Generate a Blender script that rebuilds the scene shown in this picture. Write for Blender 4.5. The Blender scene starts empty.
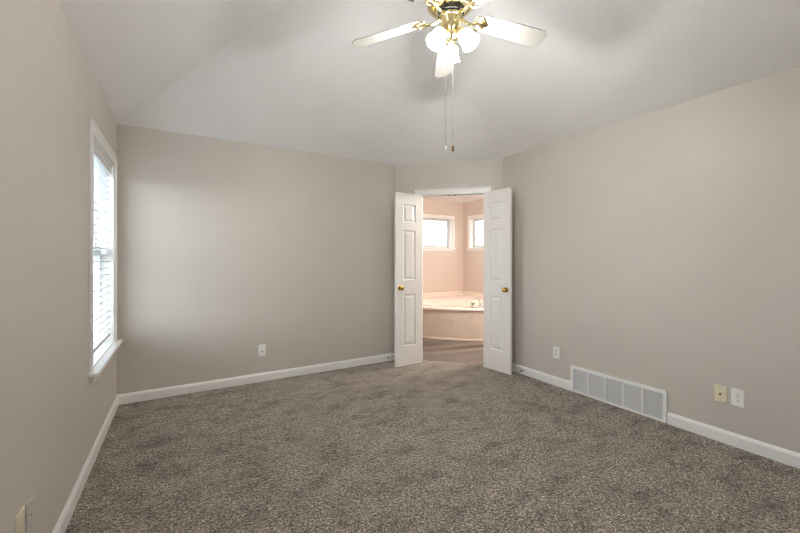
import bpy, bmesh, math, random
from math import sin, cos, pi, radians, sqrt
from mathutils import Vector, Matrix

random.seed(7)
SC = bpy.context.scene
COL = SC.collection

# ------------------------------------------------------------------ room dimensions (metres)
XL, XR, YB, YF = -0.478, 3.229, 4.015, -0.555     # left, right, back and front wall faces
DC = 6.324                                         # the diagonal wall runs along X + Y = DC
H = 2.44
PITCH = 0.66
BX, BY = 5.15, 6.05                                # far corner of the bathroom

# ------------------------------------------------------------------ camera
cam_data = bpy.data.cameras.new('camera')
cam_data.sensor_width = 36.0
cam_data.lens = 369.67 / 800 * 36.0
cam_data.shift_y = -(266.5 - 257.86) / 800
cam_data.clip_start = 0.02
cam = bpy.data.objects.new('camera', cam_data)
COL.objects.link(cam)
cam.location = (0, 0, 1.275)
cam.rotation_euler = (radians(90), 0, -0.53512854)
SC.camera = cam

# ------------------------------------------------------------------ sky, lamps, exposure
SKY = 7.0
SHADE_GLOW = 74.0
BATH_LAMP = 42.0
EXPOSURE = 1.06
world = bpy.data.worlds.new('sky')
SC.world = world
world.use_nodes = True
wn, wl = world.node_tree.nodes, world.node_tree.links
for n in list(wn):
    wn.remove(n)
w_out = wn.new('ShaderNodeOutputWorld')
w_bg = wn.new('ShaderNodeBackground')
w_tc = wn.new('ShaderNodeTexCoord')
w_sep = wn.new('ShaderNodeSeparateXYZ')
w_ramp = wn.new('ShaderNodeValToRGB')
w_ramp.color_ramp.elements[0].position = 0.0
w_ramp.color_ramp.elements[0].color = (0.92, 0.96, 1.0, 1)
w_ramp.color_ramp.elements[1].position = 1.0
w_ramp.color_ramp.elements[1].color = (0.72, 0.85, 1.0, 1)
wl.new(w_tc.outputs['Generated'], w_sep.inputs[0])
wl.new(w_sep.outputs['Z'], w_ramp.inputs[0])
wl.new(w_ramp.outputs[0], w_bg.inputs['Color'])
w_bg.inputs['Strength'].default_value = SKY
wl.new(w_bg.outputs[0], w_out.inputs['Surface'])

def portal(name, loc, rot, sx, sy):
    d = bpy.data.lights.new(name, 'AREA')
    d.shape = 'RECTANGLE'
    d.size, d.size_y = sx, sy
    d.cycles.is_portal = True
    o = bpy.data.objects.new(name, d)
    COL.objects.link(o)
    o.location = loc
    o.rotation_euler = rot
    return o

portal('sky_portal', (XL - 0.145, 3.40, 1.31), (0, radians(-90), 0), 1.46, 0.90)
portal('sky_portal', (XL - 0.145, -0.025, 1.545), (0, radians(-90), 0), 1.0, 0.55)
portal('sky_portal', (4.37, BY + 0.13, 1.78), (radians(-90), 0, 0), 0.98, 0.62)
portal('sky_portal', (BX + 0.13, 5.38, 1.78), (0, radians(90), 0), 0.62, 0.98)

bl = bpy.data.lights.new('vanity_light', 'POINT')
bl.energy = BATH_LAMP
bl.color = (1.0, 0.88, 0.77)
bl.shadow_soft_size = 0.12
blo = bpy.data.objects.new('vanity_light', bl)
COL.objects.link(blo)
blo.location = (3.75, 3.3, 2.05)

SC.view_settings.view_transform = 'Standard'
SC.view_settings.look = 'None'
SC.view_settings.gamma = 1
SC.view_settings.use_curve_mapping = False
SC.view_settings.exposure = EXPOSURE
SC.cycles.filter_width = 1.0
SC.cycles.max_bounces = 14
SC.cycles.diffuse_bounces = 9
SC.cycles.transparent_max_bounces = 16
SC.cycles.sample_clamp_indirect = 8.0
SC.cycles.caustics_reflective = False
SC.cycles.caustics_refractive = False

# ------------------------------------------------------------------ materials
def new_mat(name):
    m = bpy.data.materials.new(name)
    m.use_nodes = True
    nt = m.node_tree
    return m, nt, nt.nodes['Principled BSDF']

def noise(nt, scale, detail=4, rough=0.55, coord='Object', stretch=None):
    tc = nt.nodes.new('ShaderNodeTexCoord')
    n = nt.nodes.new('ShaderNodeTexNoise')
    n.inputs['Scale'].default_value = scale
    n.inputs['Detail'].default_value = detail
    n.inputs['Roughness'].default_value = rough
    if stretch:
        mp = nt.nodes.new('ShaderNodeMapping')
        mp.inputs['Scale'].default_value = stretch
        nt.links.new(tc.outputs[coord], mp.inputs[0])
        nt.links.new(mp.outputs[0], n.inputs['Vector'])
    else:
        nt.links.new(tc.outputs[coord], n.inputs['Vector'])
    return n

def ramp(nt, src, stops):
    r = nt.nodes.new('ShaderNodeValToRGB')
    el = r.color_ramp.elements
    while len(el) < len(stops):
        el.new(0.5)
    for e, (p, c) in zip(el, stops):
        e.position = p
        e.color = (*c, 1)
    nt.links.new(src, r.inputs[0])
    return r

def bump(nt, bsdf, src, strength, dist):
    b = nt.nodes.new('ShaderNodeBump')
    b.inputs['Strength'].default_value = strength
    b.inputs['Distance'].default_value = dist
    nt.links.new(src, b.inputs['Height'])
    nt.links.new(b.outputs[0], bsdf.inputs['Normal'])
    return b

def paint(name, col, rough=0.5, spec=0.4, tex=160, bstr=0.15, bdist=0.002, vary=0.03, metallic=0.0):
    m, nt, p = new_mat(name)
    n1 = noise(nt, 3.0, 3)
    r = ramp(nt, n1.outputs[0], [(0.3, tuple(c * (1 - vary) for c in col)), (0.7, tuple(min(1, c * (1 + vary)) for c in col))])
    nt.links.new(r.outputs[0], p.inputs['Base Color'])
    p.inputs['Roughness'].default_value = rough
    p.inputs['Specular IOR Level'].default_value = spec
    p.inputs['Metallic'].default_value = metallic
    if tex:
        n2 = noise(nt, tex, 3)
        bump(nt, p, n2.outputs[0], bstr, bdist)
    return m

M = {}
M['wall'] = paint('greige_wall_paint', (0.585, 0.542, 0.490), 0.45, 0.45, 180, 0.10, 0.002, 0.012)
M['bath_wall'] = paint('warm_lit_wall_paint', (0.66, 0.58, 0.53), 0.5, 0.4, 180, 0.10, 0.002, 0.012)  # same paint as the bedroom, warm lamp light mixed into the colour
M['ceiling'] = paint('textured_ceiling_paint', (0.84, 0.84, 0.838), 0.8, 0.2, 85, 0.55, 0.006, 0.015)
M['trim'] = paint('white_trim_paint', (0.84, 0.835, 0.815), 0.32, 0.5, 0, vary=0.01)
M['door'] = paint('white_door_paint', (0.83, 0.82, 0.795), 0.36, 0.5, 90, 0.05, 0.001, 0.01)
M['vinyl'] = paint('white_vinyl', (0.82, 0.83, 0.83), 0.35, 0.5, 0, vary=0.01)
M['sash'] = paint('sash_vinyl', (0.60, 0.65, 0.64), 0.4, 0.5, 0, vary=0.01)
M['slat'] = paint('blind_slat_white', (0.66, 0.675, 0.69), 0.4, 0.4, 0, vary=0.01)
M['cord'] = paint('blind_cord', (0.55, 0.58, 0.62), 0.8, 0.2, 0)
M['plate'] = paint('white_plate_plastic', (0.90, 0.89, 0.85), 0.35, 0.5, 0, vary=0.01)
M['grey_plate'] = paint('grey_plate_plastic', (0.56, 0.53, 0.52), 0.4, 0.5, 0, vary=0.01)
M['ivory'] = paint('ivory_plate_plastic', (0.78, 0.71, 0.53), 0.35, 0.5, 0, vary=0.01)
M['dark'] = paint('dark_slot', (0.03, 0.025, 0.02), 0.7, 0.2, 0)
M['hole'] = paint('dark_brass_socket', (0.12, 0.07, 0.035), 0.5, 0.4, 0)
M['brass'] = paint('polished_brass', (0.80, 0.68, 0.37), 0.17, 0.5, 60, 0.04, 0.001, 0.05, 1.0)
M['knob'] = paint('brass_knob', (0.72, 0.48, 0.14), 0.2, 0.5, 60, 0.04, 0.001, 0.05, 1.0)
M['chrome'] = paint('chrome', (0.82, 0.83, 0.85), 0.08, 0.5, 0, vary=0.01, metallic=1.0)
M['steel'] = paint('spring_steel', (0.50, 0.46, 0.40), 0.3, 0.5, 0, metallic=1.0)
M['black'] = paint('black_rubber', (0.004, 0.004, 0.004), 0.5, 0.4, 0)
M['blade'] = paint('white_fan_blade', (0.60, 0.59, 0.545), 0.42, 0.4, 40, 0.03, 0.001, 0.02)
M['grille'] = paint('white_grille_enamel', (0.88, 0.88, 0.87), 0.35, 0.5, 0, vary=0.01)
M['louver'] = paint('grille_louver', (0.70, 0.70, 0.70), 0.4, 0.5, 0, vary=0.02)
M['filter'] = paint('air_filter', (0.66, 0.66, 0.66), 0.9, 0.1, 70, 0.4, 0.004, 0.12)
M['vent'] = paint('ceiling_vent_grey', (0.28, 0.27, 0.26), 0.5, 0.4, 0)
M['wood'] = paint('wood_fob', (0.25, 0.13, 0.055), 0.5, 0.4, 0)
M['ground'] = paint('dark_gravel_yard', (0.125, 0.125, 0.115), 0.9, 0.1, 8, 0.3, 0.02, 0.2)

# carpet: twisted tufts about 8 mm across, each a little lighter or darker, with brushed patches
m, nt, p = new_mat('plush_taupe_carpet')
tcc = nt.nodes.new('ShaderNodeTexCoord')
wob = noise(nt, 60, 2, 0.5)
wmix = nt.nodes.new('ShaderNodeMix'); wmix.data_type = 'RGBA'; wmix.blend_type = 'LINEAR_LIGHT'; wmix.inputs['Factor'].default_value = 0.012
nt.links.new(tcc.outputs['Object'], wmix.inputs['A']); nt.links.new(wob.outputs['Color'], wmix.inputs['B'])
vor = nt.nodes.new('ShaderNodeTexVoronoi'); vor.inputs['Scale'].default_value = 195
nt.links.new(wmix.outputs['Result'], vor.inputs['Vector'])
sepc = nt.nodes.new('ShaderNodeSeparateColor'); nt.links.new(vor.outputs['Color'], sepc.inputs[0])
def mul(a_, b_):
    q = nt.nodes.new('ShaderNodeMix'); q.data_type = 'RGBA'; q.blend_type = 'MULTIPLY'; q.inputs['Factor'].default_value = 1.0
    nt.links.new(a_, q.inputs['A']); nt.links.new(b_, q.inputs['B'])
    return q.outputs['Result']
mid = noise(nt, 70, 4, 0.75)
big = noise(nt, 4.0, 6, 0.70, stretch=(1.0, 1.6, 1))
r1 = ramp(nt, sepc.outputs[0], [(0.0, (0.14, 0.121, 0.102)), (0.55, (0.44, 0.387, 0.333)), (1.0, (0.88, 0.80, 0.705))])
r2 = ramp(nt, big.outputs[0], [(0.33, (0.66, 0.65, 0.64)), (0.48, (1.08, 1.08, 1.08)), (0.66, (1.30, 1.30, 1.30))])
r3 = ramp(nt, mid.outputs[0], [(0.34, (0.48, 0.47, 0.46)), (0.66, (1.46, 1.46, 1.46))])
rd = ramp(nt, vor.outputs['Distance'], [(0.25, (1.1, 1.1, 1.1)), (0.75, (0.55, 0.54, 0.53))])
nt.links.new(mul(mul(mul(r1.outputs[0], rd.outputs[0]), r3.outputs[0]), r2.outputs[0]), p.inputs['Base Color'])
p.inputs['Roughness'].default_value = 1.0
p.inputs['Specular IOR Level'].default_value = 0.05
p.inputs['Sheen Weight'].default_value = 0.10
sub = nt.nodes.new('ShaderNodeMath'); sub.operation = 'SUBTRACT'
nt.links.new(mid.outputs[0], sub.inputs[0]); nt.links.new(vor.outputs['Distance'], sub.inputs[1])
bump(nt, p, sub.outputs[0], 0.8, 0.012)
M['carpet'] = m

# bathroom plank floor: planks run along the room's Y axis
m, nt, p = new_mat('grey_brown_vinyl_plank')
tc = nt.nodes.new('ShaderNodeTexCoord')
mp = nt.nodes.new('ShaderNodeMapping'); mp.inputs['Rotation'].default_value = (0, 0, radians(12))
br = nt.nodes.new('ShaderNodeTexBrick')
br.inputs['Scale'].default_value = 1.0
br.inputs['Brick Width'].default_value = 1.2
br.inputs['Row Height'].default_value = 0.15
br.inputs['Mortar Size'].default_value = 0.002
br.inputs['Color1'].default_value = (0.23, 0.195, 0.172, 1)
br.inputs['Color2'].default_value = (0.075, 0.062, 0.055, 1)
br.inputs['Mortar'].default_value = (0.06, 0.05, 0.045, 1)
nt.links.new(tc.outputs['Object'], mp.inputs[0]); nt.links.new(mp.outputs[0], br.inputs['Vector'])
gr = noise(nt, 6, 6, 0.65, stretch=(1.2, 14, 1))
rg = ramp(nt, gr.outputs[0], [(0.35, (0.60, 0.60, 0.60)), (0.65, (1.30, 1.30, 1.30))])
mx = nt.nodes.new('ShaderNodeMix'); mx.data_type = 'RGBA'; mx.blend_type = 'MULTIPLY'; mx.inputs['Factor'].default_value = 1.0
nt.links.new(br.outputs['Color'], mx.inputs['A']); nt.links.new(rg.outputs[0], mx.inputs['B'])
nt.links.new(mx.outputs['Result'], p.inputs['Base Color'])
p.inputs['Roughness'].default_value = 0.38
M['plank'] = m

# cultured marble of the tub
def marble(name, a, b, rough):
    m, nt, p = new_mat(name)
    n = noise(nt, 3.2, 8, 0.62)
    n.inputs['Distortion'].default_value = 1.3
    r = ramp(nt, n.outputs[0], [(0.40, b), (0.50, a), (0.56, a), (0.66, b)])
    nt.links.new(r.outputs[0], p.inputs['Base Color'])
    p.inputs['Roughness'].default_value = rough
    return m
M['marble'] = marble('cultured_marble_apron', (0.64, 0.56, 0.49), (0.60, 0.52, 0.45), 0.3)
M['tub'] = marble('cream_tub_acrylic', (0.84, 0.76, 0.69), (0.82, 0.74, 0.67), 0.16)

# clear window glass
m, nt, p = new_mat('window_glass')
nt.nodes.remove(p)
out = nt.nodes['Material Output']
tr = nt.nodes.new('ShaderNodeBsdfTransparent'); gl = nt.nodes.new('ShaderNodeBsdfGlossy')
gl.inputs['Roughness'].default_value = 0.02
tr.inputs['Color'].default_value = (0.96, 0.98, 0.98, 1)
lw = nt.nodes.new('ShaderNodeLayerWeight'); lw.inputs['Blend'].default_value = 0.5
pw_ = nt.nodes.new('ShaderNodeMath'); pw_.operation = 'POWER'; pw_.inputs[1].default_value = 5.0
fr = nt.nodes.new('ShaderNodeMath'); fr.operation = 'MULTIPLY_ADD'; fr.inputs[1].default_value = 0.9; fr.inputs[2].default_value = 0.04
nt.links.new(lw.outputs['Facing'], pw_.inputs[0]); nt.links.new(pw_.outputs[0], fr.inputs[0])
ms = nt.nodes.new('ShaderNodeMixShader')
nt.links.new(fr.outputs[0], ms.inputs[0]); nt.links.new(tr.outputs[0], ms.inputs[1]); nt.links.new(gl.outputs[0], ms.inputs[2])
nt.links.new(ms.outputs[0], out.inputs['Surface'])
M['glass'] = m

M['bath_glass'] = m.copy(); M['bath_glass'].name = 'sky_dimming_window_glass'  # clear glass with a tint added to dim the sky behind it
for q in M['bath_glass'].node_tree.nodes:
    if q.type == 'BSDF_TRANSPARENT': q.inputs['Color'].default_value = (0.50, 0.51, 0.51, 1)

# lit frosted lamp shades
m, nt, p = new_mat('lit_frosted_glass')
n = noise(nt, 12, 2)
r = ramp(nt, n.outputs[0], [(0.3, (1.0, 0.98, 0.955)), (0.7, (1.0, 0.985, 0.965))])
nt.links.new(r.outputs[0], p.inputs['Base Color'])
nt.links.new(r.outputs[0], p.inputs['Emission Color'])
p.inputs['Emission Strength'].default_value = SHADE_GLOW
p.inputs['Roughness'].default_value = 0.3
M['shade'] = m

# ------------------------------------------------------------------ mesh helpers
class MB:
    def __init__(self):
        self.v, self.f = [], []
    def add(self, verts, faces, mat=None):
        b = len(self.v)
        for q in verts:
            q = Vector(q)
            self.v.append(tuple(mat @ q) if mat is not None else tuple(q))
        self.f += [tuple(i + b for i in fc) for fc in faces]
        return self
    def box(self, lo, hi, mat=None):
        x0, y0, z0 = lo; x1, y1, z1 = hi
        vs = [(x0,y0,z0),(x1,y0,z0),(x1,y1,z0),(x0,y1,z0),(x0,y0,z1),(x1,y0,z1),(x1,y1,z1),(x0,y1,z1)]
        fs = [(3,2,1,0),(4,5,6,7),(0,1,5,4),(1,2,6,5),(2,3,7,6),(3,0,4,7)]
        return self.add(vs, fs, mat)
    def lathe(self, prof, n=32, mat=None, closed=False):
        """prof: list of (r, z); spun about Z."""
        vs, fs = [], []
        for (r, z) in prof:
            for k in range(n):
                a = 2 * pi * k / n
                vs.append((r * cos(a), r * sin(a), z))
        m = len(prof)
        for i in range(m - 1 if not closed else m):
            j = (i + 1) % m
            for k in range(n):
                l = (k + 1) % n
                fs.append((i*n+k, i*n+l, j*n+l, j*n+k))
        if not closed:
            if prof[0][0] > 1e-6: fs.append(tuple(reversed(range(n))))
            if prof[-1][0] > 1e-6: fs.append(tuple((m-1)*n + k for k in range(n)))
        return self.add(vs, fs, mat)
    def tube(self, pts, r, n=10, mat=None, loop=False):
        pts = [Vector(q) for q in pts]
        rad = r if isinstance(r, (list, tuple)) else [r] * len(pts)
        vs, fs = [], []
        up = None
        N = len(pts)
        for i, q in enumerate(pts):
            if loop:
                t = pts[(i+1) % N] - pts[i-1]
            else:
                t = pts[min(i+1, N-1)] - pts[max(i-1, 0)]
            t.normalize()
            if up is None:
                up = t.orthogonal().normalized()
            else:
                up = (up - t * up.dot(t))
                up = up.normalized() if up.length > 1e-6 else t.orthogonal().normalized()
            w = t.cross(up)
            for k in range(n):
                a = 2 * pi * k / n
                vs.append(tuple(q + (up * cos(a) + w * sin(a)) * rad[i]))
        for i in range(N if loop else N - 1):
            j = (i + 1) % N
            for k in range(n):
                l = (k + 1) % n
                fs.append((i*n+k, i*n+l, j*n+l, j*n+k))
        if not loop:
            fs.append(tuple(reversed(range(n))))
            fs.append(tuple((N-1)*n + k for k in range(n)))
        return self.add(vs, fs, mat)
    def prism(self, poly, z0, z1, mat=None):
        n = len(poly)
        vs = [(x, y, z0) for x, y in poly] + [(x, y, z1) for x, y in poly]
        fs = [tuple(reversed(range(n))), tuple(range(n, 2*n))]
        fs += [(i, (i+1) % n, (i+1) % n + n, i + n) for i in range(n)]
        return self.add(vs, fs, mat)
    def profile(self, prof, p0, p1, nrm):
        """extrude a (offset, z) outline from p0 to p1 (xy), offset measured along nrm."""
        n = len(prof)
        vs = [(p0[0] + nrm[0]*o, p0[1] + nrm[1]*o, z) for o, z in prof] + [(p1[0] + nrm[0]*o, p1[1] + nrm[1]*o, z) for o, z in prof]
        fs = [tuple(range(n)), tuple(reversed(range(n, 2*n)))]
        fs += [(i, i + n, (i+1) % n + n, (i+1) % n) for i in range(n)]
        return self.add(vs, fs)
    def build(self, name, mat, parent=None, smooth=False, bevel=0.0, seg=2, angle=35):
        me = bpy.data.meshes.new(name)
        me.from_pydata(self.v, [], self.f)
        bm = bmesh.new(); bm.from_mesh(me)
        bmesh.ops.recalc_face_normals(bm, faces=bm.faces)
        bm.to_mesh(me); bm.free()
        if smooth:
            for q in me.polygons: q.use_smooth = True
            me.set_sharp_from_angle(angle=radians(angle))
        me.materials.append(mat)
        o = bpy.data.objects.new(name, me)
        COL.objects.link(o)
        if parent is not None:
            o.parent = parent
        if bevel:
            b = o.modifiers.new('bevel', 'BEVEL'); b.width = bevel; b.segments = seg; b.limit_method = 'ANGLE'
            for q in me.polygons: q.use_smooth = True
            me.set_sharp_from_angle(angle=radians(angle))
        return o

def tag(o, label=None, cat=None, group=None, kind=None):
    if label: o['label'] = label
    if cat: o['category'] = cat
    if group: o['group'] = group
    if kind: o['kind'] = kind
    return o

def empty(name, loc=(0,0,0), rz=0.0):
    o = bpy.data.objects.new(name, None)
    o.empty_display_size = 0.1
    COL.objects.link(o)
    o.location = loc
    o.rotation_euler = (0, 0, rz)
    return o

def struct(o, label=None):
    return tag(o, label, None, None, 'structure')

def wall(name, p0, p1, out, t, h, holes, mat, label, z0=-0.05):
    """slab of wall from p0 to p1 (inner face), thickened along out, with rectangular openings (s0, s1, z0, z1)."""
    p0, p1, out = Vector((*p0, 0)), Vector((*p1, 0)), Vector((*out, 0)).normalized()
    d = p1 - p0; L = d.length; d.normalize()
    S = sorted({0.0, L, *[q for a in holes for q in a[:2]]})
    Z = sorted({z0, h, *[q for a in holes for q in a[2:]]})
    b = MB()
    def solid(i, k):
        if i < 0 or k < 0 or i >= len(S) - 1 or k >= len(Z) - 1: return False
        s, z = (S[i] + S[i+1]) / 2, (Z[k] + Z[k+1]) / 2
        return not any(a[0] < s < a[1] and a[2] < z < a[3] for a in holes)
    def P(s, tt, z): return tuple(p0 + d * s + out * tt + Vector((0, 0, z)))
    for i in range(len(S) - 1):
        for k in range(len(Z) - 1):
            if not solid(i, k): continue
            a, c, e, g = S[i], S[i+1], Z[k], Z[k+1]
            b.add([P(a,0,e),P(c,0,e),P(c,0,g),P(a,0,g)], [(0,1,2,3)])
            b.add([P(a,t,e),P(c,t,e),P(c,t,g),P(a,t,g)], [(3,2,1,0)])
            if not solid(i-1, k): b.add([P(a,0,e),P(a,t,e),P(a,t,g),P(a,0,g)], [(0,1,2,3)])
            if not solid(i+1, k): b.add([P(c,0,e),P(c,t,e),P(c,t,g),P(c,0,g)], [(3,2,1,0)])
            if not solid(i, k-1): b.add([P(a,0,e),P(c,0,e),P(c,t,e),P(a,t,e)], [(0,1,2,3)])
            if not solid(i, k+1): b.add([P(a,0,g),P(c,0,g),P(c,t,g),P(a,t,g)], [(3,2,1,0)])
    bm = bmesh.new(); me = bpy.data.meshes.new('tmp'); me.from_pydata(b.v, [], b.f); bm.from_mesh(me)
    bmesh.ops.remove_doubles(bm, verts=bm.verts, dist=1e-5)
    b.v = [tuple(v.co) for v in bm.verts]
    b.f = [tuple(v.index for v in f.verts) for f in bm.faces]
    bm.free(); bpy.data.meshes.remove(me)
    return struct(b.build(name, mat), label)

S2 = sqrt(0.5)
CBx = DC - YB                # X of the corner between back and diagonal walls
DRy = DC - XR                # Y of the corner between diagonal and right walls
T = 0.115

# ------------------------------------------------------------------ structure: floors
b = MB()
e = 0.06 / S2
b.prism([(XL, YF), (XR, YF), (XR, DRy), (XR + e, DRy), (CBx, YB + e), (CBx, YB), (XL, YB)], -0.03, 0.0)
struct(b.build('floor', M['carpet']), 'taupe plush carpet covering the bedroom floor')

bath_poly = [(2.2, YB + 0.05), (CBx + 0.05, YB + 0.05), (XR + 0.05, DRy + 0.05), (XR + 0.05, 2.5), (BX + 0.1, 2.5), (BX + 0.1, BY + 0.1), (2.2, BY + 0.1)]
struct(MB().prism(bath_poly, -0.05, -0.008).build('floor_bathroom', M['plank']), 'grey brown plank floor in front of the tub')
struct(MB().box((-30, -30, -0.75), (30, 30, -0.70)).build('ground_outside', M['ground']), 'dark gravel yard outside the windows')

# ------------------------------------------------------------------ structure: walls
WY0, WY1, WZ0, WZ1 = 2.955, 3.845, 0.575, 2.045            # bedroom window opening
VY0, VY1, VZ0 = -0.30, 0.25, 1.045                        # unseen smaller window added beside the camera for more daylight
wall('wall_left', (XL, YF - T), (XL, YB + T), (-1, 0), 0.15, H + 0.06, [(WY0 - YF + T, WY1 - YF + T, WZ0, WZ1), (VY0 - YF + T, VY1 - YF + T, VZ0, WZ1)], M['wall'], 'greige wall with the tall window')
wall('wall_back', (XL, YB), (CBx + 0.08, YB), (0, 1), T, H + 0.06, [], M['wall'], 'plain greige back wall')
DMID = Vector(((CBx + XR) / 2, (YB + DRy) / 2)); DLEN = (XR - CBx) * sqrt(2)
# door centre measured along the diagonal wall from its left end
dctr = Vector((2.8115, 3.5125))
s_c = (dctr - Vector((CBx, YB))).length
HALF = 0.381
wall('wall_diagonal', (CBx, YB), (XR, DRy), (1, 1), T, H + 0.06, [(s_c - HALF - 0.019, s_c + HALF + 0.019, -0.05, 2.06)], M['wall'], 'greige diagonal wall with the double door opening')
wall('wall_right', (XR, DRy + 0.08), (XR, YF - T), (1, 0), T, H + 0.06, [], M['wall'], 'greige wall with the floor grille')
wall('wall_front', (XL, YF), (XR, YF), (0, -1), T, H + 0.06, [], M['wall'], 'greige wall behind the camera')
# bathroom
W2 = (3.90, 4.84, 1.475, 2.085)
W3 = (4.91, 5.85, 1.475, 2.085)
wall('wall_bathroom_back', (2.1, BY), (BX, BY), (0, 1), 0.13, H + 0.06, [(W2[0] - 2.1, W2[1] - 2.1, W2[2], W2[3])], M['bath_wall'], 'warm bathroom wall with the wider visible window')
wall('wall_bathroom_right', (BX, 2.5), (BX, BY + 0.13), (1, 0), 0.13, H + 0.06, [(W3[0] - 2.5, W3[1] - 2.5, W3[2], W3[3])], M['bath_wall'], 'warm bathroom wall with the narrow visible window')
wall('wall_bathroom_left', (2.2, YB + T), (2.2, BY), (-1, 0), T, H + 0.06, [], M['bath_wall'], 'bathroom side wall')
wall('wall_bathroom_front', (XR + T, 2.6), (BX, 2.6), (0, -1), T, H + 0.06, [], M['bath_wall'], 'bathroom near wall')

# ------------------------------------------------------------------ structure: ceilings
def cz(d): return H + PITCH * d
hw = (XR - XL) / 2
u = (XR + YB - DC) / (2 - sqrt(2))
cv = [(XL, YF, H), (XL, YB, H), (CBx, YB, H), (XR, DRy, H), (XR, YF, H),
      (XL + hw, YF + hw, cz(hw)), (XL + hw, YB - hw, cz(hw)), (XR - u, YB - u, cz(u))]
# the ceiling runs smoothly from the diagonal slope into the right slope: a shallow cone from the wall corner
pA = Vector(cv[7]).lerp(Vector(cv[2]), 0.28); pQ = Vector(cv[7]); pC = Vector(cv[6]).lerp(Vector(cv[5]), 0.40)
NS = 18
curve = []
for k in range(NS + 1):
    t = k / NS
    curve.append(pA * (1 - t) ** 2 + pQ * 2 * t * (1 - t) + pC * t * t)
i0 = len(cv)
cv += [tuple(q) for q in curve]
ids = [i0 + k for k in range(NS + 1)]
cf = [(0, 1, 6, 5), (1, 2, i0, 7, 6), (2, 3, i0), (3, 4, 5, ids[-1]), (4, 0, 5)]
cf += [(3, ids[k + 1], ids[k]) for k in range(NS)]
cf += [(7, ids[k], ids[k + 1]) for k in range(NS)] + [(7, ids[-1], 6)]
cf[0] = (0, 1, 6, ids[-1], 5)
ceil = MB().add(cv, cf).build('ceiling', M['ceiling'])
bm = bmesh.new(); bm.from_mesh(ceil.data)
bm.faces.ensure_lookup_table()
if bm.faces[0].normal.z > 0:
    bmesh.ops.reverse_faces(bm, faces=bm.faces)
bm.to_mesh(ceil.data); bm.free()
sd = ceil.modifiers.new('thickness', 'SOLIDIFY'); sd.thickness = 0.10; sd.offset = -1
struct(ceil, 'vaulted white textured ceiling')
struct(MB().prism(bath_poly, H, H + 0.06).build('ceiling_bathroom', M['ceiling']), 'flat bathroom ceiling')

# ------------------------------------------------------------------ baseboards
BH, BT = 0.088, 0.015
bprof = [(0, 0.0), (BT, 0.0), (BT, BH - 0.022), (BT - 0.004, BH - 0.012), (BT - 0.008, BH - 0.006), (0.004, BH), (0, BH)]
GY0, GY1 = 1.400, 2.212                                    # floor grille span on the right wall
def base(name, p0, p1, nrm, label):
    return struct(MB().profile(bprof, p0, p1, nrm).build(name, M['trim']), label)
base('baseboard_left', (XL, YF), (XL, YB), (1, 0), 'white baseboard under the tall window')
base('baseboard_back', (XL, YB), (CBx, YB), (0, -1), 'white baseboard along the back wall')
base('baseboard_front', (XL, YF), (XR, YF), (0, 1), 'white baseboard behind the camera')
base('baseboard_right', (XR, YF), (XR, GY0 - 0.004), (-1, 0), 'white baseboard under the two wall plates')
base('baseboard_right', (XR, GY1 + 0.004), (XR, DRy), (-1, 0), 'white baseboard between door and floor grille')
dd = Vector((S2, -S2)); dn = Vector((-S2, -S2)); d0 = Vector((CBx, YB))
CAS_I, CAS_O = HALF + 0.005, 0.456
base('baseboard_diagonal', tuple(d0), tuple(d0 + dd * (s_c - CAS_O)), tuple(dn), 'short white baseboard beside the door casing')
base('baseboard_diagonal', tuple(d0 + dd * (s_c + CAS_O)), (XR, DRy), tuple(dn), 'short white baseboard beside the door casing')

# ------------------------------------------------------------------ door frame (local: x along wall, y into the bathroom, z up)
frame = empty('trim_1', (dctr.x, dctr.y, 0), radians(-45))
struct(frame, 'white casing around the double doorway')
b = MB()
for sgn in (-1, 1):
    a, c = sorted((sgn * CAS_I, sgn * CAS_O))
    b.box((a, -0.018, 0), (c, 0, 2.035))
b.box((-CAS_O, -0.018, 2.035), (CAS_O, 0, 2.108))
b.box((-CAS_O - 0.006, -0.024, 2.096), (CAS_O + 0.006, 0, 2.112))
b.build('casing', M['trim'], frame, bevel=0.004)
b = MB()
for sgn in (-1, 1):
    a, c = sorted((sgn * HALF, sgn * (HALF + 0.019)))
    b.box((a, 0, 0), (c, T, 2.06))
b.box((-HALF, 0, 2.041), (HALF, T, 2.06))
b.box((-HALF, 0.04, 2.030), (HALF, 0.055, 2.041))
b.build('jamb', M['trim'], frame, bevel=0.002)
for x in (-0.022, 0.022):
    b = MB().lathe([(0.0, 2.024), (0.008, 2.026), (0.010, 2.033), (0.010, 2.0415)], 12, Matrix.Translation((x * 1.6, 0.02, 0)))
    b.box((x*1.6 - 0.022, 0.009, 2.038), (x*1.6 + 0.022, 0.031, 2.042))
    b.build('ball_catch', M['steel'], frame, smooth=True)

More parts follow.
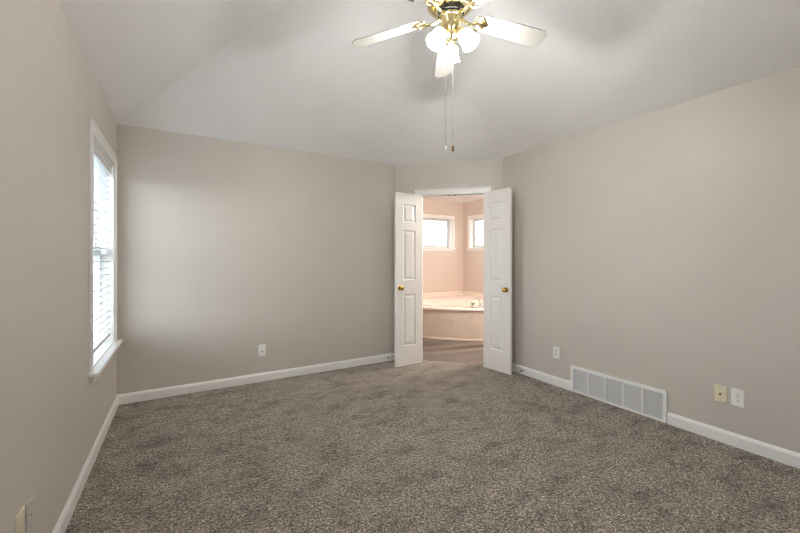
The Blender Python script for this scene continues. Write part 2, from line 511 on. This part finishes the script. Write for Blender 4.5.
# ------------------------------------------------------------------ doors
DW, DH, DT = 0.379, 2.034, 0.035
PANELS = [(1.690, 1.905), (1.010, 1.600), (0.235, 0.845)]
def door(name, loc, ang, side, label):
    """side=+1: slab fills local y 0..DT, side=-1: -DT..0; hinge edge at x=0."""
    y0, y1 = (0, DT) if side > 0 else (-DT, 0)
    b = MB()
    px0, px1 = 0.100, DW - 0.100
    xs = [0, px0, px1, DW]
    zs = [0.006]
    for a, c in sorted(PANELS): zs += [a, c]
    zs.append(0.006 + DH)
    for (yy, into) in ((y0, 1), (y1, -1)):
        for i in range(3):
            for k in range(len(zs) - 1):
                a, c, e, g = xs[i], xs[i+1], zs[k], zs[k+1]
                ispan = i == 1 and any(abs(e - q[0]) < 1e-6 for q in PANELS)
                if not ispan:
                    b.add([(a,yy,e),(c,yy,e),(c,yy,g),(a,yy,g)], [(0,1,2,3)])
                else:
                    rings = [(0, 0), (0.006, 0.007), (0.014, 0.009), (0.020, 0.009), (0.042, 0.002), (0.044, 0.0015)]
                    vs = []
                    for (o, dpt) in rings:
                        y = yy + into * dpt
                        vs += [(a+o,y,e+o),(c-o,y,e+o),(c-o,y,g-o),(a+o,y,g-o)]
                    fs = []
                    for q in range(len(rings) - 1):
                        for w in range(4):
                            fs.append((q*4+w, q*4+(w+1)%4, (q+1)*4+(w+1)%4, (q+1)*4+w))
                    q = (len(rings)-1)*4
                    fs.append((q, q+1, q+2, q+3))
                    b.add(vs, fs)
    for i in range(3):
        for z in (zs[0], zs[-1]):
            b.add([(xs[i],y0,z),(xs[i+1],y0,z),(xs[i+1],y1,z),(xs[i],y1,z)], [(0,1,2,3)])
    for k in range(len(zs) - 1):
        for x in (0, DW):
            b.add([(x,y0,zs[k]),(x,y1,zs[k]),(x,y1,zs[k+1]),(x,y0,zs[k+1])], [(0,1,2,3)])
    bm = bmesh.new(); me = bpy.data.meshes.new('tmp'); me.from_pydata(b.v, [], b.f); bm.from_mesh(me)
    bmesh.ops.remove_doubles(bm, verts=bm.verts, dist=1e-5)
    b.v = [tuple(v.co) for v in bm.verts]; b.f = [tuple(v.index for v in f.verts) for f in bm.faces]
    bm.free(); bpy.data.meshes.remove(me)
    o = b.build(name, M['door'])
    o.location = loc; o.rotation_euler = (0, 0, ang)
    struct(o, label)
    kz, kx = 0.925, DW - 0.055
    for (yy, sg) in ((y0, -1), (y1, 1)):
        R = Matrix.Translation((kx, yy, kz)) @ Matrix.Rotation(-sg * pi / 2, 4, 'X')
        kb = MB().lathe([(0.0, 0.052), (0.014, 0.0515), (0.022, 0.048), (0.0265, 0.040), (0.026, 0.033), (0.020, 0.027), (0.011, 0.023), (0.0095, 0.018), (0.0095, 0.006)], 28, R)
        k = kb.build('door_knob', M['knob'], o, smooth=True, angle=60)
        k['label'] = 'brass knob'
        MB().lathe([(0.030, 0.0), (0.030, 0.003), (0.026, 0.006), (0.012, 0.009), (0.0, 0.009)], 28, R).build('rosette', M['knob'], k, smooth=True)
    for hz in (0.22, 1.02, 1.82):
        hb = MB()
        hb.tube([(-0.004, 0.0 - side * 0.004, hz - 0.045), (-0.004, 0.0 - side * 0.004, hz + 0.045)], 0.0055, 10)
        hb.box((-0.0015, min(0, side * 0.028), hz - 0.044), (0.0, max(0, side * 0.028), hz + 0.044))
        hb.build('hinge', M['brass'], o, smooth=True)
    return o

hl = dctr - dd * (HALF - 0.001) + dn * 0.030
hr = dctr + dd * (HALF + 0.012) + dn * 0.030
door('door_1', (hl.x, hl.y, 0), radians(-45 - 132), 1, 'white panelled door leaf swung open against the back wall')
door('door_2', (hr.x, hr.y, 0), radians(135 + 140), -1, 'white panelled door leaf swung open beside the floor grille wall')

# ------------------------------------------------------------------ bedroom window
ww = (WY1 - WY0) / 2
CW = 0.072
def sash(name, x0, x1, y0, y1, z0, z1, parent, fw=0.045, mat=None, axis='y'):
    b = MB()
    b.box((x0, y0, z0), (x1, y0 + fw, z1)); b.box((x0, y1 - fw, z0), (x1, y1, z1))
    b.box((x0, y0 + fw, z0), (x1, y1 - fw, z0 + fw)); b.box((x0, y0 + fw, z1 - fw), (x1, y1 - fw, z1))
    s = b.build(name, mat or M['sash'], parent, bevel=0.002)
    xm = (x0 + x1) / 2
    MB().box((xm - 0.002, y0 + fw, z0 + fw), (xm + 0.002, y1 - fw, z1 - fw)).build('pane', M['glass'], s)
    return s
def tall_window(name, yc, label, ww, z0, MZ):
    win = empty(name, (XL, yc, 0))
    struct(win, label)
    b = MB()
    for sgn in (-1, 1):
        a, c = sorted((sgn * (ww + 0.004), sgn * (ww + CW)))
        b.box((0, a, z0), (0.011, c, WZ1 + 0.004))
    b.box((0, -ww - CW, WZ1 + 0.004), (0.011, ww + CW, WZ1 + CW + 0.004))
    for sgn in (-1, 1):                                        # raised outer band
        a, c = sorted((sgn * (ww + CW - 0.020), sgn * (ww + CW + 0.004)))
        b.box((0, a, z0), (0.015, c, WZ1 + CW - 0.010))
    b.box((0, -ww - CW - 0.004, WZ1 + CW - 0.014), (0.015, ww + CW + 0.004, WZ1 + CW + 0.010))
    b.build('casing', M['trim'], win, bevel=0.003)
    b = MB()
    for sgn in (-1, 1):
        a, c = sorted((sgn * (ww - 0.014), sgn * ww))
        b.box((-0.15, a, z0), (0.002, c, WZ1))
    b.box((-0.15, -ww, WZ1 - 0.014), (0.002, ww, WZ1))
    b.box((-0.15, -ww, z0 - 0.0), (0.0, ww, z0 + 0.008))
    b.build('jamb', M['trim'], win, bevel=0.001)
    b = MB().box((-0.02, -ww - CW - 0.028, z0 - 0.022), (0.050, ww + CW + 0.028, z0 + 0.002))
    b.build('window_sill', M['trim'], win, bevel=0.006, seg=3)
    b = MB()
    b.profile([(0, z0 - 0.085), (0.010, z0 - 0.085), (0.014, z0 - 0.060), (0.022, z0 - 0.038), (0.028, z0 - 0.022), (0, z0 - 0.022)], (0, -ww - CW + 0.01), (0, ww + CW - 0.01), (1, 0))
    b.build('sill_apron', M['trim'], win)
    sash('lower_sash', -0.112, -0.084, -ww + 0.014, ww - 0.014, z0 + 0.008, MZ + 0.022, win)
    sash('upper_sash', -0.142, -0.114, -ww + 0.014, ww - 0.014, MZ - 0.022, WZ1 - 0.014, win)
tall_window('window_1', (WY0 + WY1) / 2, 'tall white window behind open blinds', ww, WZ0, 1.315)
tall_window('added_window', (VY0 + VY1) / 2, 'smaller unseen window beside the camera, added for daylight', (VY1 - VY0) / 2, VZ0, 1.545)

# blinds hung inside the window recess
bl_e = empty('window_blind', (XL - 0.046, (WY0 + WY1) / 2, WZ1 - 0.014))
tag(bl_e, 'white horizontal slat blind hanging inside the tall window', 'blind')
bw = ww - 0.020
top = 0.0
MB().box((-0.024, -bw, -0.045), (0.024, bw, 0.0)).build('headrail', M['slat'], bl_e, bevel=0.002)
MB().box((0.026, -bw - 0.003, -0.070), (0.034, bw + 0.003, 0.0)).build('valance', M['slat'], bl_e, bevel=0.002)
pitch = 0.050
nsl = 26
tilt = radians(-7)
b = MB()
L0 = 0.0245
prof = []
for k in range(7):
    q = -1 + 2 * k / 6
    prof.append((q * L0, 0.0025 * (1 - q * q)))
ring = [(x, z + 0.0017) for x, z in prof] + [(x, z - 0.0017) for x, z in reversed(prof)]
R = Matrix.Rotation(tilt, 4, 'Y')
vs = [R @ Vector((x, -bw + 0.004, z)) for x, z in ring] + [R @ Vector((x, bw - 0.004, z)) for x, z in ring]
n = len(ring)
b.add(vs, [tuple(range(n)), tuple(reversed(range(n, 2*n)))] + [(i, (i+1) % n, (i+1) % n + n, i + n) for i in range(n)])
s0 = b.build('slat', M['slat'], bl_e, smooth=True)
s0.location = (0, 0, -0.085)
for k in range(1, nsl):
    c = s0.copy(); COL.objects.link(c); c.parent = bl_e
    c.location = (0, 0, -0.085 - pitch * k)
zb = -0.085 - pitch * nsl + 0.004
MB().box((-0.026, -bw + 0.004, zb - 0.010), (0.026, bw - 0.004, zb + 0.012)).build('bottom_rail', M['slat'], bl_e, bevel=0.003)
for y in (-0.30, 0.0, 0.30):
    b = MB()
    for x in (-0.0262, 0.0262):
        b.tube([(x, y, -0.045), (x, y, zb)], 0.0013, 6)
    b.build('ladder_cord', M['cord'], bl_e)
MB().tube([(0.039, -0.36, -0.05), (0.040, -0.36, -0.62)], 0.004, 8).build('tilt_wand', M['slat'], bl_e, smooth=True)

# ------------------------------------------------------------------ bathroom windows (local x along wall, y outward)
def bath_window(name, loc, rz, w, z0, z1, label):
    o = empty(name, loc, rz)
    struct(o, label)
    hwd = w / 2
    b = MB()
    for sgn in (-1, 1):
        a, c = sorted((sgn * (hwd + 0.003), sgn * (hwd + 0.058)))
        b.box((a, -0.016, z0), (c, 0, z1))
    b.box((-hwd - 0.058, -0.016, z1), (hwd + 0.058, 0, z1 + 0.058))
    b.build('casing', M['trim'], o, bevel=0.003)
    b = MB()
    for sgn in (-1, 1):
        a, c = sorted((sgn * hwd, sgn * (hwd - 0.012)))
        b.box((a, 0, z0), (c, 0.13, z1))
    b.box((-hwd, 0, z1 - 0.012), (hwd, 0.13, z1)); b.box((-hwd, 0, z0), (hwd, 0.13, z0 + 0.012))
    b.build('jamb', M['trim'], o)
    MB().box((-hwd - 0.075, -0.05, z0 - 0.018), (hwd + 0.075, 0.02, z0 + 0.004)).build('window_sill', M['trim'], o, bevel=0.004)
    MB().box((-hwd - 0.055, -0.014, z0 - 0.062), (hwd + 0.055, 0, z0 - 0.018)).build('sill_apron', M['trim'], o, bevel=0.003)
    b = MB(); f = 0.038; i0 = hwd - 0.012
    b.box((-i0, 0.085, z0 + 0.012), (-i0 + f, 0.115, z1 - 0.012)); b.box((i0 - f, 0.085, z0 + 0.012), (i0, 0.115, z1 - 0.012))
    b.box((-i0 + f, 0.085, z0 + 0.012), (i0 - f, 0.115, z0 + 0.012 + f)); b.box((-i0 + f, 0.085, z1 - 0.012 - f), (i0 - f, 0.115, z1 - 0.012))
    s = b.build('window_frame', M['sash'], o, bevel=0.002)
    MB().box((-i0 + f, 0.098, z0 + 0.012 + f), (i0 - f, 0.102, z1 - 0.012 - f)).build('pane', M['bath_glass'], s)
bath_window('window_2', ((W2[0] + W2[1]) / 2, BY, 0), 0, W2[1] - W2[0], W2[2], W2[3], 'bright bathroom window on the wall facing the doorway')
bath_window('window_3', (BX, (W3[0] + W3[1]) / 2, 0), radians(-90), W3[1] - W3[0], W3[2], W3[3], 'bright bathroom window partly hidden by the door leaf')

# ------------------------------------------------------------------ corner bathtub (local: corner at origin, x and y negative)
tub = empty('bathtub', (BX, BY, -0.008))
tag(tub, 'cream corner bathtub with curved marbled front', 'bathtub')
TR, TZ = 2.16, 0.505
N = 72
g = 0.004
def arc(r, z, n=N):
    return [(-g - (r - g) * cos(pi / 2 * k / n), -g - (r - g) * sin(pi / 2 * k / n), z) for k in range(n + 1)]
# apron: curved panel with thickness
b = MB()
prof = [(TR - 0.030, 0.0), (TR - 0.030, TZ - 0.045), (TR - 0.055, TZ - 0.045), (TR - 0.055, 0.0)]
rows = [arc(r, z) for r, z in prof]
vs = [q for row in rows for q in row]; fs = []
for i in range(4):
    j = (i + 1) % 4
    for k in range(N):
        fs.append((i*(N+1)+k, i*(N+1)+k+1, j*(N+1)+k+1, j*(N+1)+k))
fs += [tuple(i*(N+1) for i in range(4)), tuple(i*(N+1)+N for i in range(4))]
b.add(vs, fs); ap = b.build('apron', M['marble'], tub, smooth=True)
b = MB()
rows = [arc(r, z) for r, z in [(TR - 0.018, 0.0), (TR - 0.018, 0.018), (TR - 0.030, 0.026), (TR - 0.030, 0.0)]]
b.add([q for row in rows for q in row], [(i*(N+1)+k, i*(N+1)+k+1, ((i+1)%4)*(N+1)+k+1, ((i+1)%4)*(N+1)+k) for i in range(4) for k in range(N)])
b.build('apron_foot', M['marble'], ap, smooth=True)
# deck + rolled rim + basin, all radial around the basin centre
cx0 = cy0 = -0.99
NA = 120
def outer_r(a, R):
    """distance from the basin centre to the deck outline along angle a."""
    dx, dy = cos(a), sin(a)
    best = 9
    if dx > 1e-9: best = min(best, (-g - cx0) / dx)
    if dy > 1e-9: best = min(best, (-g - cy0) / dy)
    B = cx0 * dx + cy0 * dy; C = cx0 * cx0 + cy0 * cy0 - R * R
    best = min(best, -B + sqrt(B * B - C))
    return best
def ell_r(a, A, Bb):
    t = a - radians(-45)
    return A * Bb / sqrt((Bb * cos(t)) ** 2 + (A * sin(t)) ** 2)
rows = []
for kind, q, z in [('o', TR - 0.060, 0.03), ('o', TR - 0.060, TZ - 0.048), ('o', TR - 0.028, TZ - 0.046), ('o', TR - 0.006, TZ - 0.044), ('o', TR, TZ - 0.030), ('o', TR - 0.003, TZ - 0.012), ('o', TR - 0.012, TZ - 0.002), ('o', TR - 0.03, TZ),
                   ('e', (0.98, 0.55), TZ), ('e', (0.965, 0.535), TZ - 0.004), ('e', (0.95, 0.52), TZ - 0.016), ('e', (0.90, 0.47), TZ - 0.18), ('e', (0.84, 0.42), TZ - 0.34), ('e', (0.74, 0.36), TZ - 0.40), ('e', (0.4, 0.25), TZ - 0.415)]:
    row = []
    for k in range(NA):
        a = 2 * pi * k / NA
        r = outer_r(a, q) if kind == 'o' else ell_r(a, *q)
        row.append((cx0 + r * cos(a), cy0 + r * sin(a), z))
    rows.append(row)
b = MB(); vs = [q for row in rows for q in row]; fs = []
for i in range(len(rows) - 1):
    for k in range(NA):
        l = (k + 1) % NA
        fs.append((i*NA+k, i*NA+l, (i+1)*NA+l, (i+1)*NA+k))
fs.append(tuple((len(rows)-1)*NA + k for k in range(NA)))
fs.append(tuple(reversed(range(NA))))
b.add(vs, fs); b.build('basin', M['tub'], tub, smooth=True, angle=50)
b = MB()
b.box((-TR + 0.03, -0.022, TZ - 0.002), (-g, -g, TZ + 0.088))
b.build('splash_ledge', M['tub'], tub, bevel=0.004)
b = MB()
b.box((-0.022, -TR + 0.03, TZ - 0.002), (-g, -0.022, TZ + 0.088))
b.build('splash_ledge', M['tub'], tub, bevel=0.004)

# faucet on the deck
fx, fy = 4.045, 4.345
fa = empty('tub_faucet', (fx, fy, TZ - 0.0065))
fa.scale = (1.3, 1.3, 1.15)
fa.rotation_euler = (0, 0, radians(81))          # local +x points over the basin
tag(fa, 'chrome tub faucet with two handles on the tub deck', 'faucet')
b = MB().lathe([(0.028, 0), (0.028, 0.008), (0.018, 0.014), (0.016, 0.05)], 20)
b.tube([(0, 0, 0.03), (0, 0, 0.075), (0.02, 0, 0.10), (0.06, 0, 0.112), (0.11, 0, 0.105), (0.14, 0, 0.085)], [0.015, 0.016, 0.017, 0.017, 0.015, 0.013], 14)
b.build('spout', M['chrome'], fa, smooth=True, angle=50)
for y in (-0.11, 0.11):
    T_ = Matrix.Translation((0, y, 0))
    b = MB().lathe([(0.026, 0), (0.026, 0.008), (0.014, 0.014), (0.013, 0.035), (0.024, 0.042), (0.027, 0.055), (0.022, 0.068), (0.0, 0.072)], 20, T_)
    b.build('faucet_handle', M['chrome'], fa, smooth=True, angle=50)

# ------------------------------------------------------------------ ceiling fan
FX, FY = XL + hw, (YF + YB) / 2
ZR = cz(hw)
fan = empty('ceiling_fan', (FX, FY, 0))
tag(fan, 'white and brass ceiling fan with three lit shades', 'ceiling fan')
MB().lathe([(0.014, ZR - 0.115), (0.030, ZR - 0.110), (0.058, ZR - 0.080), (0.068, ZR - 0.045), (0.070, ZR + 0.004)], 36).build('canopy', M['brass'], fan, smooth=True)
MB().tube([(0, 0, 2.90), (0, 0, ZR - 0.10)], 0.0125, 16).build('downrod', M['brass'], fan, smooth=True)
MB().lathe([(0.016, 2.945), (0.028, 2.930), (0.032, 2.895), (0.075, 2.885), (0.115, 2.865), (0.137, 2.835), (0.142, 2.805), (0.136, 2.785), (0.140, 2.778), (0.140, 2.766), (0.128, 2.756), (0.110, 2.744), (0.096, 2.738), (0.082, 2.736)], 48).build('motor_housing', M['brass'], fan, smooth=True, angle=40)
MB().lathe([(0.060, 2.745), (0.079, 2.736), (0.079, 2.712), (0.060, 2.706)], 36).build('motor_gasket', M['black'], fan, smooth=True)
MB().lathe([(0.040, 2.710), (0.066, 2.708), (0.070, 2.702), (0.067, 2.695), (0.058, 2.690), (0.056, 2.675), (0.058, 2.660), (0.052, 2.635), (0.040, 2.620), (0.034, 2.612), (0.038, 2.605), (0.048, 2.600), (0.050, 2.588), (0.044, 2.572), (0.026, 2.560), (0.016, 2.552), (0.018, 2.544), (0.010, 2.534), (0.006, 2.526), (0.0, 2.522)], 40).build('switch_housing', M['brass'], fan, smooth=True, angle=50)
ZBL = 2.712
DROOP = Matrix.Rotation(radians(4.5), 4, 'Y')
BLADES = [57.0 + 72 * k for k in range(5)]
def blade_outline():
    r0, r1 = 0.185, 0.640
    pts = []
    top_ = [(r0, 0.040), (r0 + 0.012, 0.052), (r0 + 0.05, 0.056), (0.40, 0.062), (r1 - 0.034, 0.067), (r1, 0.036)]
    pts = top_ + [(x, -y) for x, y in reversed(top_)]
    return pts
for az in BLADES:
    pv = Matrix.Rotation(radians(az), 4, 'Z') @ Matrix.Translation((0, 0, ZBL)) @ DROOP @ Matrix.Rotation(radians(-14), 4, 'X')
    bd = MB().prism(blade_outline(), 0.0, 0.006, pv).build('blade', M['blade'], fan, bevel=0.0015)
    b = MB()
    zh = 2.702 - ZBL
    Rz = Matrix.Rotation(radians(az), 4, 'Z') @ Matrix.Translation((0, 0, ZBL)) @ DROOP
    b.tube([(0.060, 0, zh + 0.005), (0.090, 0, zh - 0.004), (0.115, 0, zh - 0.012), (0.140, 0, zh - 0.010), (0.160, 0, -0.008), (0.185, 0, -0.006)], [0.011, 0.010, 0.009, 0.008, 0.0085, 0.007], 10, Rz)
    for sg in (-1, 1):                             # scrolled fork under the blade root
        loop = [(0.168 + 0.030 * cos(t) + 0.012, sg * 0.024 + 0.024 * sin(t), -0.006) for t in [2 * pi * k / 20 for k in range(20)]]
        b.tube(loop, 0.0042, 8, pv, loop=True)
        b.lathe([(0.0, -0.009), (0.008, -0.008), (0.009, -0.004), (0.009, 0.0)], 12, pv @ Matrix.Translation((0.216, sg * 0.024, 0)))
    b.add([(0.190, -0.024, -0.004), (0.212, -0.026, -0.004), (0.240, -0.012, -0.004), (0.246, 0, -0.004), (0.240, 0.012, -0.004), (0.212, 0.026, -0.004), (0.190, 0.024, -0.004), (0.200, 0, -0.004),
           (0.190, -0.024, -0.0003), (0.212, -0.026, -0.0003), (0.240, -0.012, -0.0003), (0.246, 0, -0.0003), (0.240, 0.012, -0.0003), (0.212, 0.026, -0.0003), (0.190, 0.024, -0.0003), (0.200, 0, -0.0003)],
          [(0,1,2,3,4,5,6,7), (15,14,13,12,11,10,9,8)] + [(i, (i+1) % 8, (i+1) % 8 + 8, i + 8) for i in range(8)], pv)
    ir = b.build('blade_iron', M['brass'], bd, smooth=True)
    ir['label'] = 'scrolled brass blade iron'
for az in (51.0, 189.0, 294.0):
    Rz = Matrix.Rotation(radians(az), 4, 'Z')
    arm = MB().tube([(0.030, 0, 2.600), (0.046, 0, 2.607), (0.057, 0, 2.606), (0.066, 0, 2.596)], 0.009, 12, Rz)
    ax = Matrix.Translation((0.064, 0, 2.600)) @ Matrix.Rotation(radians(180 - 34), 4, 'Y')   # local +z points down and outward
    arm.lathe([(0.010, -0.004), (0.022, 0.0), (0.029, 0.010), (0.030, 0.026), (0.026, 0.030)], 24, Rz @ ax)
    ao = arm.build('lamp_arm', M['brass'], fan, smooth=True, angle=50)
    prof = [(0.023, 0.018), (0.026, 0.024), (0.034, 0.032), (0.0425, 0.048), (0.046, 0.065), (0.0455, 0.082), (0.047, 0.097), (0.052, 0.110), (0.0555, 0.116)]
    inner = [(r - 0.003, z) for r, z in reversed(prof)]
    sh = MB().lathe(prof + inner, 36, Rz @ ax, closed=True).build('lamp_shade', M['shade'], fan, smooth=True, angle=60)
    sh['label'] = 'glowing frosted glass shade'
# pull chains
def chain(name, x, y, z0, z1, knots, fob, fmat):
    b = MB().tube([(x, y, z0), (x, y, z1)], 0.0012, 6)
    for z in knots:
        b.lathe([(0, z - 0.006), (0.0034, z - 0.003), (0.0034, z + 0.003), (0, z + 0.006)], 10, Matrix.Translation((x, y, 0)))
    c = b.build(name, M['steel'], fan, smooth=True)
    f = MB().lathe(fob, 14, Matrix.Translation((x, y, z1))).build('chain_fob', fmat, c, smooth=True)
    return c
va = radians(51.3)
rx, ry = sin(va), -cos(va)                         # unit vector across the view, along the floor
chain('pull_chain', -0.030 * rx, -0.030 * ry, 2.62, 1.937, [2.070, 1.99], [(0, 0.004), (0.004, 0.0), (0.0065, -0.010), (0.006, -0.020), (0, -0.027)], M['plate'])
chain('pull_chain', 0.012 * rx + 0.040 * cos(va), 0.012 * ry + 0.040 * sin(va), 2.59, 1.940, [2.03], [(0, 0.010), (0.006, 0.008), (0.0065, 0.0), (0.0075, -0.012), (0.006, -0.022), (0, -0.025)], M['wood'])

# ------------------------------------------------------------------ ceiling vent on the back slope
nb = Vector((0, PITCH, 1)).normalized()
vx = Vector((1, 0, 0)); vy = vx.cross(nb)
vc = Vector((1.500, 2.512, cz(YB - 2.512)))
mt = Matrix(((vx.x, vy.x, -nb.x, vc.x), (vx.y, vy.y, -nb.y, vc.y), (vx.z, vy.z, -nb.z, vc.z), (0, 0, 0, 1)))
vent = empty('ceiling_vent')
vent.matrix_world = mt
tag(vent, 'small grey vent high on the sloping ceiling behind the fan', 'vent')
b = MB(); a, c = 0.15, 0.075
b.box((-a, -c, 0.001), (-a + 0.02, c, 0.012)); b.box((a - 0.02, -c, 0.001), (a, c, 0.012))
b.box((-a + 0.02, -c, 0.001), (a - 0.02, -c + 0.02, 0.012)); b.box((-a + 0.02, c - 0.02, 0.001), (a - 0.02, c, 0.012))
b.build('frame', M['vent'], vent, bevel=0.002)
b = MB()
for k in range(7):
    y = -c + 0.028 + k * 0.016
    b.add([(-a + 0.02, y - 0.006, 0.002), (a - 0.02, y - 0.006, 0.002), (a - 0.02, y + 0.006, 0.011), (-a + 0.02, y + 0.006, 0.011),
           (-a + 0.02, y - 0.006, 0.003), (a - 0.02, y - 0.006, 0.003), (a - 0.02, y + 0.006, 0.012), (-a + 0.02, y + 0.006, 0.012)],
          [(0,1,2,3), (7,6,5,4), (0,1,5,4), (1,2,6,5), (2,3,7,6), (3,0,4,7)])
b.build('louver_panel', M['vent'], vent)

# ------------------------------------------------------------------ return-air floor grille (local: x along wall, y into the room, z up)
GW = GY1 - GY0; GH = 0.246
gr_ = empty('return_air_grille', (XR - 0.001, (GY0 + GY1) / 2, 0), radians(90))
tag(gr_, 'long white return air grille low on the wall at carpet level', 'vent grille')
hwg = GW / 2; fwd = 0.026
b = MB()
def fr(b, x0, x1, z0, z1): b.box((x0, 0, z0), (x1, 0.020, z1))
fr(b, -hwg, -hwg + fwd, 0.002, GH); fr(b, hwg - fwd, hwg, 0.002, GH)
fr(b, -hwg + fwd, hwg - fwd, GH - fwd, GH); fr(b, -hwg + fwd, hwg - fwd, 0.002, 0.020)
b.build('frame', M['grille'], gr_, bevel=0.003)
inner_w = GW - 2 * fwd
nb_ = 5; dv = 0.013
pw = (inner_w - dv * (nb_ - 1)) / nb_
for k in range(nb_):
    x0 = -hwg + fwd + k * (pw + dv)
    x1 = x0 + pw
    b = MB()
    z = 0.024
    while z < GH - fwd - 0.006:
        b.add([(x0, 0.003, z + 0.007), (x1, 0.003, z + 0.007), (x1, 0.014, z), (x0, 0.014, z),
               (x0, 0.003, z + 0.0085), (x1, 0.003, z + 0.0085), (x1, 0.014, z + 0.0015), (x0, 0.014, z + 0.0015)],
              [(0,1,2,3), (7,6,5,4), (0,1,5,4), (1,2,6,5), (2,3,7,6), (3,0,4,7)])
        z += 0.0078
    b.build('louver_panel', M['louver'], gr_)
    if k < nb_ - 1:
        MB().box((x1, 0.002, 0.020), (x1 + dv, 0.017, GH - fwd)).build('divider', M['grille'], gr_, bevel=0.002)
MB().box((-hwg + fwd, 0.0005, 0.02), (hwg - fwd, 0.002, GH - fwd)).build('filter_pad', M['filter'], gr_)

# ------------------------------------------------------------------ wall plates (local: x along wall, y into the room, z up)
def plate(name, loc, rz, mat, label, cat, style, group=None):
    o = empty(name, loc, rz)
    tag(o, label, cat, group)
    w, h = 0.036, 0.0585
    b = MB()
    r = [(w, h, 0.0), (w, h, 0.0035), (w - 0.0035, h - 0.0035, 0.0062)]
    vs = []
    for (a, c, y) in r: vs += [(-a, y, -c), (a, y, -c), (a, y, c), (-a, y, c)]
    b.add(vs, [(q*4+k, q*4+(k+1)%4, (q+1)*4+(k+1)%4, (q+1)*4+k) for q in range(2) for k in range(4)] + [(8,9,10,11), (3,2,1,0)])
    pl = b.build('cover_plate', mat, o)
    Ry = Matrix.Rotation(-pi / 2, 4, 'X')         # lathe axis -> +y
    def disc(x, z, rad, y0, y1, m, nm, parent):
        return MB().lathe([(rad, y0), (rad, y1 - 0.0008), (rad * 0.85, y1), (0, y1)], 16, Matrix.Translation((x, 0, z)) @ Ry).build(nm, m, parent, smooth=True)
    if style == 'duplex':
        for s in (-1, 1):
            zc = s * 0.0195
            poly = [(0.0170 * cos(t), max(-0.0135, min(0.0135, 0.0175 * sin(t)))) for t in [2 * pi * k / 28 for k in range(28)]]
            Rr = Matrix.Translation((0, 0, zc)) @ Matrix.Rotation(pi / 2, 4, 'X')
            rc = MB().prism(poly, -0.0085, -0.004, Rr).build('receptacle', mat, o)
            b = MB()
            b.box((-0.0078, 0.0078, zc + 0.000), (-0.0052, 0.0090, zc + 0.0090)); b.box((0.0052, 0.0078, zc + 0.001), (0.0078, 0.0090, zc + 0.0080))
            b.lathe([(0.0030, 0.0078), (0.0030, 0.0090), (0, 0.0090)], 12, Matrix.Translation((0, 0, zc - 0.0065)) @ Ry)
            b.build('socket_slots', M['dark'], rc)
        disc(0, 0, 0.0032, 0.006, 0.0078, M['steel'], 'screw', o)
    elif style == 'jack':
        MB().box((-0.0095, 0.006, -0.024), (0.0095, 0.0085, 0.024)).build('insert', mat, o, bevel=0.001)
        MB().box((-0.006, 0.0083, -0.018), (0.006, 0.0090, -0.006)).build('jack_opening', M['dark'], o)
        for z in (-0.042, 0.042): disc(0, z, 0.0032, 0.006, 0.0076, M['steel'], 'screw', o)
    elif style == 'blank':
        MB().box((-0.0165, 0.004, -0.0335), (0.0165, 0.0078, 0.0335)).build('insert', mat, o, bevel=0.0012)
    else:                                          # coax plate
        disc(0, 0, 0.0062 if mat is M['ivory'] else 0.0042, 0.006, 0.0135 if mat is M['ivory'] else 0.009, M['hole'] if mat is M['ivory'] else M['steel'], 'coax_connector', o)
        for z in (-0.042, 0.042): disc(0, z, 0.0034, 0.006, 0.0076, M['steel'] if style == 'coax' else mat, 'screw', o)
    return o
PR = radians(90); PB = radians(180); PL = radians(-90)
e_ = 0.0005
plate('wall_outlet', (XR - e_, 0.982, 0.331), PR, M['plate'], 'white duplex outlet beside the ivory plate', 'outlet', 'duplex')
plate('coax_plate', (XR - e_, 1.074, 0.331), PR, M['ivory'], 'ivory coax plate beside the white outlet past the floor grille', 'wall plate', 'coax')
plate('wall_outlet', (XR - e_, 2.380, 0.328), PR, M['plate'], 'white duplex outlet between the open door and the floor grille', 'outlet', 'duplex')
plate('phone_jack_plate', (0.722, YB - e_, 0.322), PB, M['plate'], 'white wall plate alone on the back wall above the baseboard', 'wall plate', 'jack')
plate('wall_plate', (XL + e_, 1.755, 0.345), PL, M['ivory'], 'ivory plate on the window wall, cut by the picture edge', 'wall plate', 'blank')
plate('coax_plate', (XL + e_, 1.852, 0.334), PL, M['grey_plate'], 'grey white coax plate beside the ivory plate on the window wall', 'wall plate', 'coax')

# ------------------------------------------------------------------ spring door stops screwed into the baseboards
def door_stop(loc, rz, label):
    o = empty('door_stop', loc, rz)                # local +y points into the room
    tag(o, label, 'door stop')
    Ry = Matrix.Rotation(-pi / 2, 4, 'X')
    MB().lathe([(0.011, 0), (0.011, 0.002), (0.006, 0.008), (0, 0.008)], 16, Ry).build('base', M['steel'], o, smooth=True)
    pts = [(0.0055 * cos(2 * pi * k / 10), 0.006 + 0.00034 * k * 1.0, 0.0055 * sin(2 * pi * k / 10)) for k in range(160)]
    MB().tube(pts, 0.0012, 5).build('spring', M['steel'], o, smooth=True)
    MB().lathe([(0.0075, 0.058), (0.0085, 0.066), (0.0075, 0.074), (0, 0.076)], 16, Ry).build('rubber_tip', M['plate'], o, smooth=True)
door_stop((2.200, YB - BT - 0.0005, 0.045), PB, 'spring door stop on the back wall baseboard behind the door')
door_stop((XR - BT - 0.0005, 2.790, 0.045), PR, 'spring door stop on the baseboard by the floor grille wall door')
